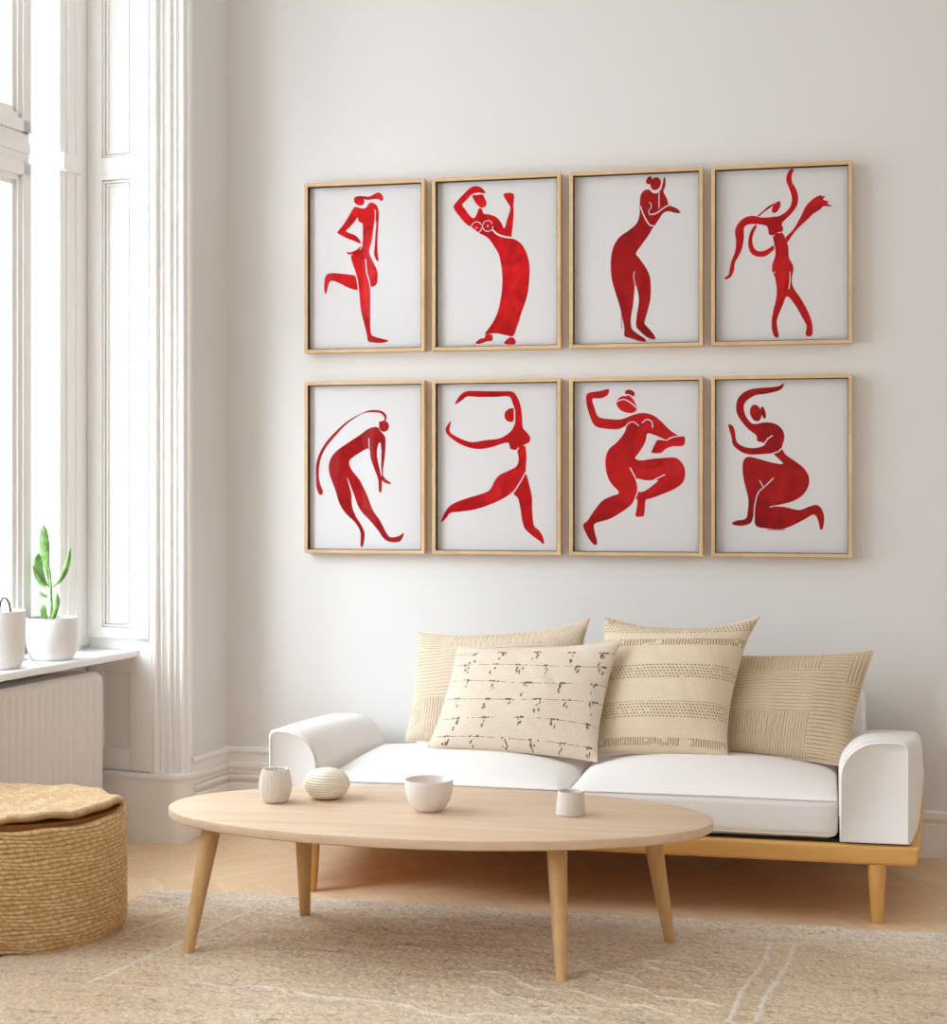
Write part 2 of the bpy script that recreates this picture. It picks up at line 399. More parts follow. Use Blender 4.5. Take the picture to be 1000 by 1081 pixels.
FIGURES = [
 dict(red=["-6,252 -11,246 -20,243 -29,244 -38,249 -45,256 -48,264 -47,272 -41,278 -33,280 -23,279 -14,275 -7,268 -5,260",
  "-28,281 -7,279 14,277 35,286 52,291 66,283 72,265 65,258 52,265 31,266 10,264 -9,269",
  "-42,239 -53,229 -74,196 -95,166 -115,143 -110,135 -81,119 -46,105 -21,94 -23,106 -42,127 -80,144 -66,158 -42,184 -33,196 -28,181 -14,173 -11,156 -12,136 -11,116 -13,95 -18,75 -39,59 -59,48 -57,29 -46,-5 -33,-46 -26,-101 -19,-168 -7,-216 5,-264 9,-287 24,-294 66,-297 93,-289 66,-280 35,-271 21,-257 19,-210 19,-156 19,-102 19,-78 35,-75 47,-59 48,-21 38,6 21,40 15,64 24,101 31,148 36,178 43,175 40,127 35,67 35,47 45,26 53,24 49,53 48,100 51,161 54,208 47,239 28,253 14,251 2,235 -14,232",
  "-79,65 -66,61 -40,69 -21,83 -15,75 -32,59 -57,52 -73,55",
  "-42,-32 -81,-24 -131,-18 -156,-22 -166,-36 -170,-70 -166,-100 -159,-90 -149,-57 -134,-49 -103,-61 -67,-79 -31,-87 -35,-60"],
  lines=[("0,34 5,-20 15,-54 18,-77",4.0), ("-46,-5 -35,-46 -28,-94",4.0), ("-19,99 -14,85 -23,69",2.7), ("37,226 40,209 37,175",2.7)],
  paper=[]),
 dict(red=["-72,213 -60,212 -53,194 -28,189 0,176 17,155 28,135 37,161 48,194 52,214 40,234 25,261 33,269 60,268 67,253 64,223 65,193 62,147 57,98 67,92 94,73 114,39 126,-8 126,-60 118,-126 98,-185 81,-231 64,-279 40,-278 6,-270 -21,-269 -48,-270 -28,-242 -4,-203 10,-157 19,-97 20,-44 14,2 6,36 -14,70 -34,97 -55,111 -72,120 -99,141 -123,157 -147,184 -172,221 -161,242 -137,267 -109,293 -85,301 -62,294 -47,277 -51,271 -75,275 -99,269 -116,253 -137,231 -126,214 -109,190 -94,178 -82,189",
  "-98,265 -79,266 -58,268 -49,254 -41,234 -47,221 -62,216 -75,225 -88,242",
  "-45,-273 -21,-274 -19,-296 -41,-299 -68,-308 -85,-304 -68,-289 -49,-285",
  "46,-287 64,-287 73,-304 64,-313 33,-311 29,-303"],
  lines=[("-17,130 0,113 27,102 67,95 77,89",6.1), ("-60,141 -62,132 -68,125 -76,122 -85,122 -93,126 -99,134 -101,143 -99,152 -93,159 -85,162 -76,162 -68,158 -62,150",2.7), ("-16,144 -18,135 -24,128 -32,125 -41,125 -49,129 -55,137 -57,146 -55,155 -49,162 -41,165 -32,165 -24,161 -18,153",2.7), ("-79,140 -79,138 -81,138 -82,139 -83,140 -82,141 -81,142 -79,141",2.7), ("-34,145 -35,144 -36,143 -38,144 -38,145 -38,146 -36,147 -35,146",2.7), ("91,-213 86,-216 90,-220",-2.0), ("88,-222 83,-224 87,-228",-2.0), ("85,-230 79,-233 83,-237",-2.0), ("81,-239 76,-241 80,-245",-2.0), ("78,-247 73,-250 77,-254",-2.0), ("75,-256 69,-258 73,-262",-2.0), ("71,-264 66,-267 70,-271",-2.0)],
  paper=[]),
 dict(red=["92,276 87,266 80,260 71,258 62,260 56,267 53,277 54,288 59,297 66,304 75,306 83,304 90,297 93,287",
  "58,290 54,285 49,281 44,281 40,283 37,287 37,294 39,300 43,306 47,309 53,310 57,308 59,303 60,297",
  "52,260 31,259 16,239 13,206 12,167 1,135 -28,110 -61,88 -84,56 -95,14 -97,-32 -92,-78 -77,-130 -61,-183 -51,-229 -45,-262 -45,-288 -22,-298 11,-309 36,-312 31,-299 1,-279 -18,-259 -20,-223 -12,-171 -7,-119 -5,-93 5,-119 10,-159 3,-204 -1,-250 11,-269 37,-293 60,-304 73,-300 60,-277 40,-254 31,-241 42,-199 53,-153 55,-101 50,-62 34,-29 11,4 -1,21 18,50 44,85 63,116 73,129 86,148 102,170 122,176 147,169 166,169 154,185 128,197 122,202 115,225 103,251 110,274 109,303 103,300 99,278 90,262 73,249"],
  lines=[("53,263 62,251 79,249 96,268",4.7), ("86,252 86,187",3.4), ("50,166 76,171 109,193 125,199",4.0), ("16,200 22,180 34,153 50,128 68,123",4.0), ("50,214 57,201 54,185",2.7), ("48,166 48,187",2.7), ("-6,-44 -10,-67 -5,-93",2.7), ("-60,-203 -54,-205 -57,-210",-2.0), ("-60,-211 -54,-214 -57,-218",-2.0), ("-60,-220 -54,-222 -57,-227",-2.0), ("-60,-228 -54,-231 -57,-235",-2.0), ("-60,-237 -54,-239 -57,-244",-2.0), ("-60,-245 -54,-248 -57,-252",-2.0), ("-60,-254 -54,-256 -57,-261",-2.0)],
  paper=[]),
 dict(red=["-6,198 -3,183 -14,161 -27,155 -35,162 -32,178 -20,194",
  "-27,191 -46,182 -72,160 -88,147 -79,147 -59,163 -29,184",
  "41,316 44,309 38,293 39,267 54,240 61,210 57,181 38,152 12,127 2,114 7,95 3,83 12,68 25,28 28,-11 41,-38 44,-57 38,-90 44,-123 70,-163 95,-209 111,-255 113,-294 105,-304 92,-303 88,-291 91,-265 76,-235 50,-188 21,-155 5,-187 -11,-226 -17,-252 -11,-289 -9,-302 -17,-308 -28,-298 -35,-272 -35,-239 -28,-200 -20,-167 -17,-128 -24,-82 -33,-62 -33,-35 -24,-9 -22,17 -28,50 -33,70 -45,77 -48,93 -53,107 -72,114 -105,117 -127,114 -137,100 -137,67 -144,27 -157,-2 -170,-25 -173,-51 -183,-74 -199,-85 -209,-82 -193,-67 -189,-44 -183,-18 -170,15 -166,54 -170,94 -157,123 -134,142 -105,148 -66,140 -27,142 -8,144 18,160 34,182 38,211 28,245 18,271 21,297 31,313",
  "-95,113 -108,99 -118,73 -121,40 -111,10 -88,-4 -59,-4 -33,14 -26,23 -28,37 -53,21 -79,15 -98,26 -106,52 -103,79 -90,108",
  "17,65 44,93 70,138 89,177 114,202 140,215 148,211 160,210 151,199 172,190 165,184 182,174 178,172 153,174 140,162 114,146 95,127 70,105 44,77 21,45"],
  lines=[("31,-63 31,-103 26,-129",3.4), ("-40,69 -24,73",3.4), ("-14,81 4,84",3.4), ("-33,50 -23,17",2.1), ("-32,-72 -22,-62",2.8)],
  paper=[]),
 dict(red=["81,181 85,200 71,217 44,224 10,222 -25,208 -73,182 -114,149 -156,107 -187,60 -203,11 -204,-36 -201,-79 -190,-106 -178,-106 -176,-89 -187,-62 -192,-23 -185,30 -163,77 -124,123 -87,162 -52,188 -11,211 23,215 58,212 75,197 75,181",
  "95,160 93,151 87,143 79,139 70,139 62,143 56,151 54,160 56,170 62,177 70,182 79,181 87,177 93,170",
  "66,174 65,172 63,170 61,169 58,169 56,170 54,172 53,174 54,177 56,178 58,179 61,179 63,178 65,177",
  "37,158 10,150 -25,126 -73,96 -121,63 -145,30 -151,-3 -145,-36 -124,-89 -107,-142 -80,-182 -45,-214 -21,-254 -21,-307 -11,-308 -5,-280 -5,-254 -21,-221 -42,-188 -56,-148 -59,-102 -76,-39 -52,-96 -25,-162 17,-208 51,-247 71,-276 92,-289 119,-293 143,-286 155,-256 132,-269 102,-273 85,-257 58,-207 30,-168 3,-102 -25,-49 -52,-16 -66,10 -62,30 -31,53 13,73 20,36 37,-10 51,-49 54,-92 64,-96 67,-53 75,-59 98,-66 102,-61 78,-43 70,-17 78,43 81,95 78,121 61,141 51,155"],
  lines=[("13,115 15,73",3.3)],
  paper=["51,87 60,95 64,62 63,3 66,-36 58,-10 46,49"]),
 dict(red=["-167,242 -147,276 -123,292 -94,294 -40,292 13,291 59,289 78,270 92,234 98,189 101,150 118,130 130,111 124,92 111,85 115,47 113,2 110,-21 85,-63 62,-95 19,-124 -34,-147 -87,-164 -140,-172 -184,-177 -200,-196 -222,-214 -214,-190 -194,-157 -167,-138 -120,-121 -67,-105 -30,-89 -11,-56 9,-31 46,-14 75,2 84,27 78,63 69,65 52,70 44,92 19,89 -21,76 -67,69 -107,74 -154,93 -194,123 -204,146 -195,165 -182,177 -187,139 -164,120 -127,103 -94,96 -47,103 6,109 39,125 59,144 69,170 71,208 62,241 46,270 -7,269 -74,270 -117,272 -137,259",
  "64,225 46,223 31,209 30,189 42,175 61,173 66,189 65,212",
  "111,-27 124,-63 136,-115 137,-166 144,-224 164,-243 180,-272 182,-295 164,-282 137,-263 111,-240 99,-211 92,-166 82,-121 65,-102 88,-66"],
  lines=[("76,61 85,74",3.9), ("103,83 118,81",3.9), ("68,225 70,195 68,163",3.3), ("111,-21 88,-63 64,-100",3.9)],
  paper=[]),
 dict(red=["-103,291 -108,272 -134,259 -166,257 -159,224 -143,189 -98,180 -57,179 -15,194 23,202 61,194 93,171 124,139 156,117 178,113 184,98 175,77 137,75 112,66 93,51 61,51 58,57 74,92 83,100 112,98 86,111 61,121 42,124 36,99 26,76 7,48 -4,32 17,23 61,29 112,33 150,32 175,9 184,-25 175,-60 143,-85 99,-104 55,-120 36,-127 33,-152 29,-184 17,-189 -2,-187 1,-159 4,-127 -6,-124 -21,-146 -60,-175 -105,-200 -156,-216 -159,-242 -150,-277 -150,-294 -162,-295 -182,-271 -198,-239 -202,-220 -185,-204 -166,-175 -130,-130 -92,-111 -66,-98 -98,-60 -114,-18 -117,26 -105,64 -73,93 -47,125 -39,153 -66,142 -105,142 -150,151 -169,173 -188,231 -190,270 -175,282 -137,287 -111,294",
  "-73,249 -57,265 -34,266 -15,258 -4,239 3,220 -9,204 -34,203 -60,214 -74,233",
  "-6,271 -9,266 -15,263 -23,263 -32,265 -38,270 -42,276 -43,282 -39,287 -33,290 -25,290 -17,288 -10,283 -6,277"],
  lines=[("-25,-3 -9,-31 4,-63 5,-95 -6,-124",3.9), ("109,-30 80,-44 61,-54",3.9), ("-41,150 -28,165 -9,168 10,153",3.9), ("22,164 39,177 58,169 62,145",3.9), ("112,97 137,110 175,115",3.9), ("-77,244 -47,254 -18,239 3,219",3.9), ("-50,269 -28,271 -7,258",3.9)],
  paper=["1,-47 36,-52 74,-52 81,-54 48,-82 23,-95 8,-92 3,-70"]),
 dict(red=["10,308 2,287 -20,276 -59,268 -98,262 -131,239 -137,210 -124,177 -101,157 -59,163 -20,156 5,133 11,103 3,71 15,44 50,18 82,-8 100,-41 98,-74 79,-106 44,-129 -1,-142 -30,-148 12,-151 63,-162 102,-149 127,-143 146,-158 155,-191 150,-230 140,-232 134,-204 118,-179 82,-198 44,-218 -1,-234 -53,-231 -88,-225 -99,-205 -101,-182 -108,-205 -118,-215 -144,-222 -173,-219 -181,-211 -163,-202 -131,-195 -123,-166 -121,-120 -134,-67 -142,-21 -139,19 -121,35 -85,28 -40,15 5,8 -14,31 -33,46 -66,45 -111,43 -144,52 -176,78 -183,111 -195,154 -179,151 -170,131 -163,91 -131,71 -92,68 -62,78 -66,87 -88,94 -92,114 -124,141 -157,184 -166,217 -157,256 -124,282 -85,290 -33,293 -8,297",
  "-74,203 -72,189 -75,177 -81,169 -90,167 -100,170 -108,180 -114,192 -115,206 -112,218 -106,226 -97,229 -87,225 -79,216",
  "-58,201 -56,191 -56,183 -58,177 -62,176 -66,180 -70,187 -74,197 -76,207 -75,216 -73,221 -70,222 -65,218 -61,211"],
  lines=[("-99,-205 -98,-153 -85,-100 -59,-74 -28,-43",4.1), ("-80,-51 -72,-67 -64,-75",3.4), ("-72,-67 -64,-80 -57,-70",3.4), ("-62,83 -50,101 -31,114",4.1), ("-35,47 -11,54 7,72",4.1), ("-43,-152 -27,-148",3.4), ("-50,-235 -45,-238 -41,-234",-2.1), ("-40,-235 -36,-238 -32,-234",-2.1), ("-31,-234 -27,-238 -23,-234",-2.1), ("-22,-234 -18,-238 -14,-234",-2.1), ("-13,-234 -9,-238 -5,-234",-2.1), ("-4,-234 0,-238 4,-234",-2.1), ("5,-234 9,-238 13,-234",-2.1)],
  paper=[]),
]
for r in range(2):
    for c in range(4):
        x0, x1 = FX0[c], FX1[c]; z0, z1 = ROWS[r]; cx, cz = (x0 + x1) / 2, (z0 + z1) / 2; W, Hh = (x1 - x0) / 2, (z1 - z0) / 2
        t = thing('framed_picture', LAB[r][c] + ' in %s row' % ('upper', 'lower')[r], 'picture', (cx, 0, cz), 0, 'framed red figure pictures on the wall')
        m = MB(); fw, D = .0135, .048
        for a, b, cc, d in ((-W, -W + fw, -Hh, Hh), (W - fw, W, -Hh, Hh), (-W + fw, W - fw, Hh - fw, Hh), (-W + fw, W - fw, -Hh, -Hh + fw)):
            m.box(a, b, -D, -.002, cc, d, .0012, 1)
        m.box(-W + .004, W - .004, -.0175, -.002, -Hh + .004, Hh - .004); m.build('frame', OAKF, t, smooth=False)
        m = MB(); e = .0022; q = fw
        for a, b, cc, d in ((-W + q, -W + q + e, -Hh + q, Hh - q), (W - q - e, W - q, -Hh + q, Hh - q), (-W + q, W - q, Hh - q - e, Hh - q), (-W + q, W - q, -Hh + q, -Hh + q + e)): m.box(a, b, -D + .003, -.024, cc, d)
        m.build('painted_inner_shadow', INNER_SHADE, t, smooth=False)  # dark strips paint the inner shadow along the frame edges
        m = MB(); m.box(-W + fw, W - fw, -.024, -.018, -Hh + fw, Hh - fw, 0, mi=0)
        F = FIGURES[r * 4 + c]
        for q in F['red']: flat(m, spline(parse(q), 5), -.0244, 1)
        for q in F['paper']: flat(m, spline(parse(q), 5), -.0247, 0)
        for q, wd in F['lines']:
            stroke(m, parse(q), max(abs(wd) / 1000, .0012), -.0249 if wd > 0 else -.0246, 0 if wd > 0 else 1)
        o = mesh_obj('print', m.v, m.f, [PAPER, REDS[(0, 0, 2, 1, 2, 1, 1, 2)[r * 4 + c]]], t, False, m.m)
        m = MB(); m.box(-W + fw, W - fw, -.030, -.028, -Hh + fw, Hh - fw); m.build('glass_pane', PGLASS, t, smooth=False)

# ------------------------------------------------------------------ rug
RX0, RX1, RY0, RY1 = -2.160, 1.5, -3.4, -1.052
nx, ny = 620, 470
gx = np.linspace(0, 1, nx); gy = np.linspace(0, 1, ny)
GX, GY = np.meshgrid(gx, gy)
Yc = RY1 + (RY0 - RY1) * GY ** 1.0
edge = RX0 + (Yc - RY1) * (DX / DY)
Xc = edge + (RX1 - edge) * GX
Xc = Xc + 0
def vnoise(x, y, s, seed):
    r = np.random.default_rng(seed); G = r.random((256, 256)); X = x * s; Y = y * s
    xi = np.floor(X).astype(int); yi = np.floor(Y).astype(int); fx = X - xi; fy = Y - yi; fx = fx * fx * (3 - 2 * fx); fy = fy * fy * (3 - 2 * fy)
    g = lambda a, b: G[a % 256, b % 256]
    return (g(xi, yi) * (1 - fx) + g(xi + 1, yi) * fx) * (1 - fy) + (g(xi, yi + 1) * (1 - fx) + g(xi + 1, yi + 1) * fx) * fy
hgt = .011 + .0035 * vnoise(Xc, Yc, 7, 1) + .003 * vnoise(Xc + .3 * Yc, Yc * 2.6, 14, 2) + .0035 * vnoise(Xc, Yc, 90, 3) + .003 * rng.random(Xc.shape)
def seg(ax, ay, bx, by, w, wig=.0):
    dx, dy = bx - ax, by - ay; L2 = dx * dx + dy * dy
    t = np.clip(((Xc - ax) * dx + (Yc - ay) * dy) / L2, 0, 1)
    ox = wig * np.sin(t * 9 + ax * 7); d = np.hypot(Xc - ax - dx * t + ox * dy, Yc - ay - dy * t - ox * dx)
    return np.clip(1.3 - d / w, 0, 1)
LN = np.zeros_like(Xc)
RL = [(-1.911, -2.051, -1.748, -1.298, 0.008, 0.0), (-1.748, -1.298, -1.734, -1.226, 0.006, 0), (-0.176, -1.985, -0.087, -1.288, 0.008, 0.006), (-0.242, -2.0, -0.158, -1.304, 0.008, 0.008), (-0.913, -1.856, -0.743, -1.954, 0.007, 0.06), (-0.743, -1.954, -0.546, -1.971, 0.006, 0.08), (-0.864, -2.079, -0.582, -2.053, 0.009, 0.03), (-0.915, -1.729, -0.607, -1.885, 0.006, 0.06), (-0.607, -1.885, -0.368, -1.969, 0.007, 0.04), (-0.636, -1.685, -0.416, -1.843, 0.006, 0.04), (-0.416, -1.843, -0.256, -1.885, 0.007, 0.03), (-0.498, -1.548, -0.317, -1.716, 0.005, 0.08), (-0.677, -1.588, -0.479, -1.719, 0.005, 0.05), (-1.39, -1.994, -0.856, -2.113, 0.008, 0.03), (-1.654, -1.994, -1.39, -1.994, 0.006, 0.04), (-0.546, -1.971, -0.434, -1.909, 0.005, 0.1), (-0.558, -1.488, -0.286, -1.608, 0.005, 0.05), (-1.386, -1.207, -1.16, -1.268, 0.005, 0.1), (-2.039, -1.568, -1.81, -1.149, 0.005, 0.03), (-0.907, -1.37, -0.732, -1.411, 0.004, 0.1)]
for (a, b, c_, d_, w_, g_) in RL: LN = np.maximum(LN, seg(a, b, c_, d_, w_, g_) * (.55 + .6 * vnoise(Xc, Yc, 30, 9)))
LN = np.clip(LN, 0, 1)
hgt += LN * .004
ed = np.minimum(np.minimum(Xc - edge, RX1 - Xc), np.minimum(RY1 - Yc, Yc - RY0)); ed = np.clip(ed / .02, 0, 1)
hgt = hgt * (np.sqrt(1 - (1 - ed) ** 2) * .98 + .02)
base = np.array(lin(225, 205, 180)[:3]); warm = np.array(lin(212, 186, 156)[:3]); pale = np.array(lin(232, 222, 208)[:3]); line = np.array(lin(250, 242, 228)[:3])
mixv = np.clip(vnoise(Xc, Yc, 2.2, 5) * .7 + vnoise(Xc, Yc * 3, 5, 6) * .5 - .1, 0, 1)[..., None]
band = np.clip((Yc + 1.38) / .30, 0, 1)[..., None]      # paler towards the back edge
cc = base * mixv + warm * (1 - mixv); cc = cc * (1 - band * .6) + pale * band * .6
spots = (vnoise(Xc, Yc * 1.6, 75, 18) > .80) & (vnoise(Xc, Yc, 9, 19) > .45)
stk = np.clip(vnoise(Xc + .4 * Yc, Yc * 4.5, 9, 20) - .62, 0, 1) * .5
tuft = (.87 + .30 * vnoise(Xc, Yc, 110, 8) + .22 * rng.random(Xc.shape) - .30 * spots - stk)[..., None]
cc = cc * tuft; cc = cc * (1 - LN[..., None] * .8) + line * LN[..., None] * .8
jx = (rng.random(Xc.shape) - .5) * .004
V = np.stack([Xc + jx * (ed > 0), Yc + jx[::-1] * (ed > 0), hgt], -1).reshape(-1, 3)
Fc = [(j * nx + i, (j + 1) * nx + i, (j + 1) * nx + i + 1, j * nx + i + 1) for j in range(ny - 1) for i in range(nx - 1)]
co = np.concatenate([cc.reshape(-1, 3), np.ones((nx * ny, 1))], 1)
# underside
k = len(V); und = [(edge[0, 0], RY1, .001), (RX1, RY1, .001), (RX1, RY0, .001), (edge[-1, 0], RY0, .001)]
V = np.concatenate([V, np.array(und)]); Fc.append((k, k + 1, k + 2, k + 3)); co = np.concatenate([co, np.tile(np.append(base, 1), (4, 1))])
rug = mesh_obj('rug', V, Fc, RUGM, None, True, None, co); tag(rug, 'beige shaggy wool rug with cream scribbled lines on the wooden floor', 'rug')

# ------------------------------------------------------------------ coffee table
TZ = .392; TC = (-1.115, -1.455)
tab = thing('coffee_table', 'oval light oak coffee table with four splayed round legs on the rug', 'table', (TC[0], TC[1], 0), .05)
m = MB(); a, b = .80, .382; n = 160
prof = [(-.016, -.030), (-.006, -.029), (-.001, -.025), (0, -.02), (0, -.006), (-.0015, -.002), (-.005, 0)]
rings = [[((a + o) * math.cos(2 * PI * k / n), (b + o) * math.sin(2 * PI * k / n), TZ + z) for k in range(n)] for o, z in prof]
m.loft(rings); m.build('tabletop', OAKT, tab, auto=35)
Ri = Matrix.Rotation(-.05, 3, 'Z')
def tl(x, y, z): v = Ri @ Vector((x - TC[0], y - TC[1], z)); return v
LEGS = [((-.694, -1.758, .008), (-.727, -1.64, .362)), ((-1.77, -1.727, .008), (-1.750, -1.585, .362)), ((-1.57, -1.281, .008), (-1.561, -1.325, .362)), ((-.446, -1.328, .008), (-.500, -1.37, .362))]
def leg_mesh(p0, p1, r0, r1, n=28, flare=False):
    m = MB(); p0, p1 = Vector(p0), Vector(p1); rr = []
    for t, r in ((0, r0 * .8), (.006, r0), (.3, r0 + (r1 - r0) * .36), (.65, r0 + (r1 - r0) * .76), (.88, r1), (1, r1 * 1.02)):
        p = p0.lerp(p1, t); rr.append([(p.x + r * math.cos(2 * PI * k / n), p.y + r * math.sin(2 * PI * k / n), p.z) for k in range(n)])
    m.loft(rr); return m
for p0, p1 in LEGS: leg_mesh(tl(*p0), tl(*p1), .0155, .0275).build('leg', OAKL, tab, auto=50)
def rail(m, p, q, h, w, sag=.014):
    p, q = Vector(p), Vector(q); d = (q - p).normalized(); nrm = Vector((-d.y, d.x, 0)) * w / 2; rings = []
    for i in range(25):
        t = i / 24; c = p.lerp(q, t); e = min(t, 1 - t) * (q - p).length
        hh = h + sag * math.exp(-e / .03)
        rings.append([(c - nrm + Vector((0, 0, -hh))), (c + nrm + Vector((0, 0, -hh))), (c + nrm), (c - nrm)])
    m.loft([[tuple(v) for v in r] for r in rings])
for i, j in ((1, 0), (0, 3), (3, 2), (2, 1)):
    p = tl(LEGS[i][1][0], LEGS[i][1][1], .3625); q = tl(LEGS[j][1][0], LEGS[j][1][1], .3625)
    m = MB(); rail(m, p, q, .022, .02); m.build('apron_rail', OAKR, tab, auto=30)

# things on the table
def ribs(n, amp): return lambda r, z, t: r + (amp * (abs(math.cos(n * t / 2)) - .6) if r > .004 else 0)
z0 = TZ
m = MB(); m.lathe([(0, 0), (.030, 0), (.034, .002), (.040, .010), (.046, .030), (.0485, .048), (.0468, .066), (.043, .084), (.0385, .097), (.0375, .0995), (.035, .099), (.033, .094), (.037, .07), (.038, .04), (.03, .01), (0, .008)], 240, rf=ribs(40, .0032))
o = m.build('ribbed_cup', STONEW, auto=60); o.location = (-1.613, -1.43, z0); tag(o, 'small white ribbed cup narrowing to its rim, leftmost of the pottery on the coffee table', 'cup')
m = MB(); pr = []
for i in range(181):
    t = -PI / 2 + PI * i / 180; r = math.cos(t) ** .85 * .069 if math.cos(t) > 1e-6 else 0; pr.append((r, .0475 + .0475 * math.sin(t)))
def peb(r, z, t): return r * (1 + .05 * math.sin(t + .4)) + (.0019 * math.sin(z * 820 + 2.6 * math.sin(t + .6)) * max(0, min(1, (z - .006) / .01)) * max(0, min(1, (.090 - z) / .01)) * max(0, min(1, .75 + 1.5 * math.cos(t - 3.95))))
m.lathe([p for p in pr if p[1] > .004], 96, c=(0, 0, -.004), rf=peb)
o = m.build('pebble_ornament', STONEC, auto=None); o.location = (-1.483, -1.34, z0); tag(o, 'cream ribbed pebble shaped ornament beside the ribbed cup on the coffee table', 'ornament')
m = MB(); m.lathe([(0, 0), (.034, 0), (.037, .002), (.050, .012), (.062, .032), (.0685, .055), (.0700, .080), (.0700, .0895), (.0692, .091), (.0672, .0905), (.0665, .088), (.0655, .06), (.058, .034), (.044, .014), (.02, .009), (0, .008)], 96)
o = m.build('bowl', STONEW, auto=60); o.location = (-1.134, -1.455, z0); tag(o, 'plain off-white round bowl near the middle of the coffee table', 'bowl')
m = MB(); m.lathe([(0, 0), (.040, 0), (.0425, .002), (.0425, .006), (.0405, .030), (.0375, .062), (.0365, .068), (.035, .0685), (.0335, .066), (.0345, .05), (.036, .012), (0, .009)], 110, rf=lambda r, z, t: r + (.0004 * math.sin(36 * t) if r > .03 else 0))
o = m.build('small_beaker', STONEG, auto=60); o.location = (-.722, -1.425, z0); tag(o, 'small pale grey tapered beaker standing alone at the right end of the coffee table', 'cup')

# ------------------------------------------------------------------ pots on the windowsill
SZ = .7165
def pot(name, label, s, R, h, group):
    L = lw(s, -.298, SZ); t = thing(name, label, 'potted plant', L, 0, group)
    m = MB(); rb = R * .80
    m.lathe([(0, 0), (rb - .004, 0), (rb, .003), (R * .88, h * .10), (R * .955, h * .25), (R * .99, h * .5), (R, h * .8), (R * .995, h - .004), (R * .985, h), (R * .96, h), (R * .95, h - .006), (R * .94, h * .8), (R * .9, h * .6), (0, h * .6)], 80)
    m.build('pot', POTM, t, auto=50)
    m = MB(); m.lathe([(0, h * .93), (R * .5, h * .925), (R * .8, h * .90), (R * .93, h * .88), (R * .93, h * .7), (0, h * .7)], 40, rf=lambda r, z, q: r * (1 + .01 * math.sin(q * 5)))
    m.build('soil', SOIL, t); return t
p2 = pot('potted_succulent', 'green succulent with upright paddle leaves in a round white pot on the windowsill', .742, .0915, .150, None)
def wpos2(w): return math.log(.5) / math.log(w)
def leaf(parent, base, tip, w, bend, th=.004, twist=0, wpos=.6):
    base, tip = Vector(base), Vector(tip); d = tip - base; n = 14; ctr = []
    side = Vector((math.cos(twist + .15), math.sin(twist + .15), 0))
    for i in range(n + 1):
        t = i / n; c = base + d * t + Vector(bend) * math.sin(PI * t); ctr.append(c)
    rings = []
    for i, c in enumerate(ctr):
        t = i / n; ww = w * (max(.03, (1 - (abs(2 * t ** wpos2(wpos) - 1)) ** 2.4)) ** .75 if 0 < t < 1 else .10)
        tt = (ctr[min(i + 1, n)] - ctr[max(i - 1, 0)]).normalized(); sd = (side - tt * side.dot(tt)).normalized(); nr = tt.cross(sd).normalized()
        rings.append([tuple(c + sd * ww * math.cos(2 * PI * k / 12) + nr * (th * (.3 + ww / w)) * math.sin(2 * PI * k / 12) - nr * (ww * ww * 4) * 0) for k in range(12)])
    m = MB(); m.loft(rings); m.build('leaf', LEAF, parent, auto=None)
m = MB(); m.tube([(-.004, 0, .13), (-.002, 0, .2), (-.006, .002, .27), (-.010, 0, .33)], [.0065, .006, .0055, .004], 10); m.build('stem', LEAF, p2)
leaf(p2, (-.012, 0, .262), (-.034, .004, .482), .0185, (-.004, 0, 0), .006, 0, .66)
leaf(p2, (-.014, .008, .255), (-.062, .02, .378), .019, (-.020, 0, -.008), .005, 0, .6)
leaf(p2, (-.016, -.004, .250), (-.074, .0, .335), .009, (-.004, 0, -.010), .004, .1, .55)
leaf(p2, (-.006, 0, .250), (.076, -.01, .400), .0105, (.014, 0, -.018), .005, .6, .6)
leaf(p2, (.002, -.006, .135), (.026, -.01, .240), .0105, (.006, 0, -.006), .005, .4, .55)
leaf(p2, (-.022, 0, .135), (-.026, -.01, .200), .013, (-.006, 0, 0), .004, 0, .5)
leaf(p2, (-.010, .0, .222), (-.050, .0, .242), .008, (0, 0, -.006), .003, .2, .5)
p1 = pot('potted_twig', 'tall white pot with a dark curled twig, cut by the left edge on the windowsill', 1.05, .0905, .196, None)
m = MB(); m.tube([(.052, -.01, .178), (.050, -.01, .20), (.046, -.01, .222), (.034, -.008, .238), (.02, -.004, .240), (.008, 0, .225), (.0, 0, .18)], .0042, 10); m.tube([(.035, -.01, .187), (.062, -.012, .189)], .004, 8); m.build('twig', TWIG, p1)

# ------------------------------------------------------------------ pouf
pf = thing('wicker_pouf', 'round woven seagrass pouf with a loose flat lid, left of the coffee table', 'pouf', (-2.322, -1.60, .012))
H0, R0 = .355, .272
rows, nt, per = 29, 620, 7
nz = rows * per
T_, Z_ = np.meshgrid(np.arange(nt) / nt * 2 * PI, np.arange(nz + 1) / nz)
zz = Z_ * H0; row = Z_ * rows; ri = np.floor(row); fr = row - ri
rad0 = R0 * (1 + .018 * np.sin(PI * Z_) - .03 * np.clip(.12 - Z_, 0, 1) / .12 + .012 * np.sin(3 * T_ + 2) * Z_ + .008 * np.sin(5 * T_ + zz * 12))
pitch = 66
ph = T_ * pitch + ri * PI * 1.0 + fr * 1.1 + .9 * np.sin(ri * 2.3)
ropes = np.sqrt(np.clip(1 - (2 * fr - 1) ** 2, 0, 1)); st = np.abs(np.sin(ph / 2)) ** .45
rr = rad0 + .0075 * ropes * (.45 + .55 * st) + .002 * vnoise(T_ * 9, zz * 30, 3, 11)
zz2 = zz + .004 * np.sin(T_ * 2 + 1) * Z_ + .003 * np.sin(T_ * 9 + ri)
zz2 = zz2 + .012 * np.clip(.25 - Z_, 0, 1) * (1 + np.sin(T_ * 3 + .5)) 
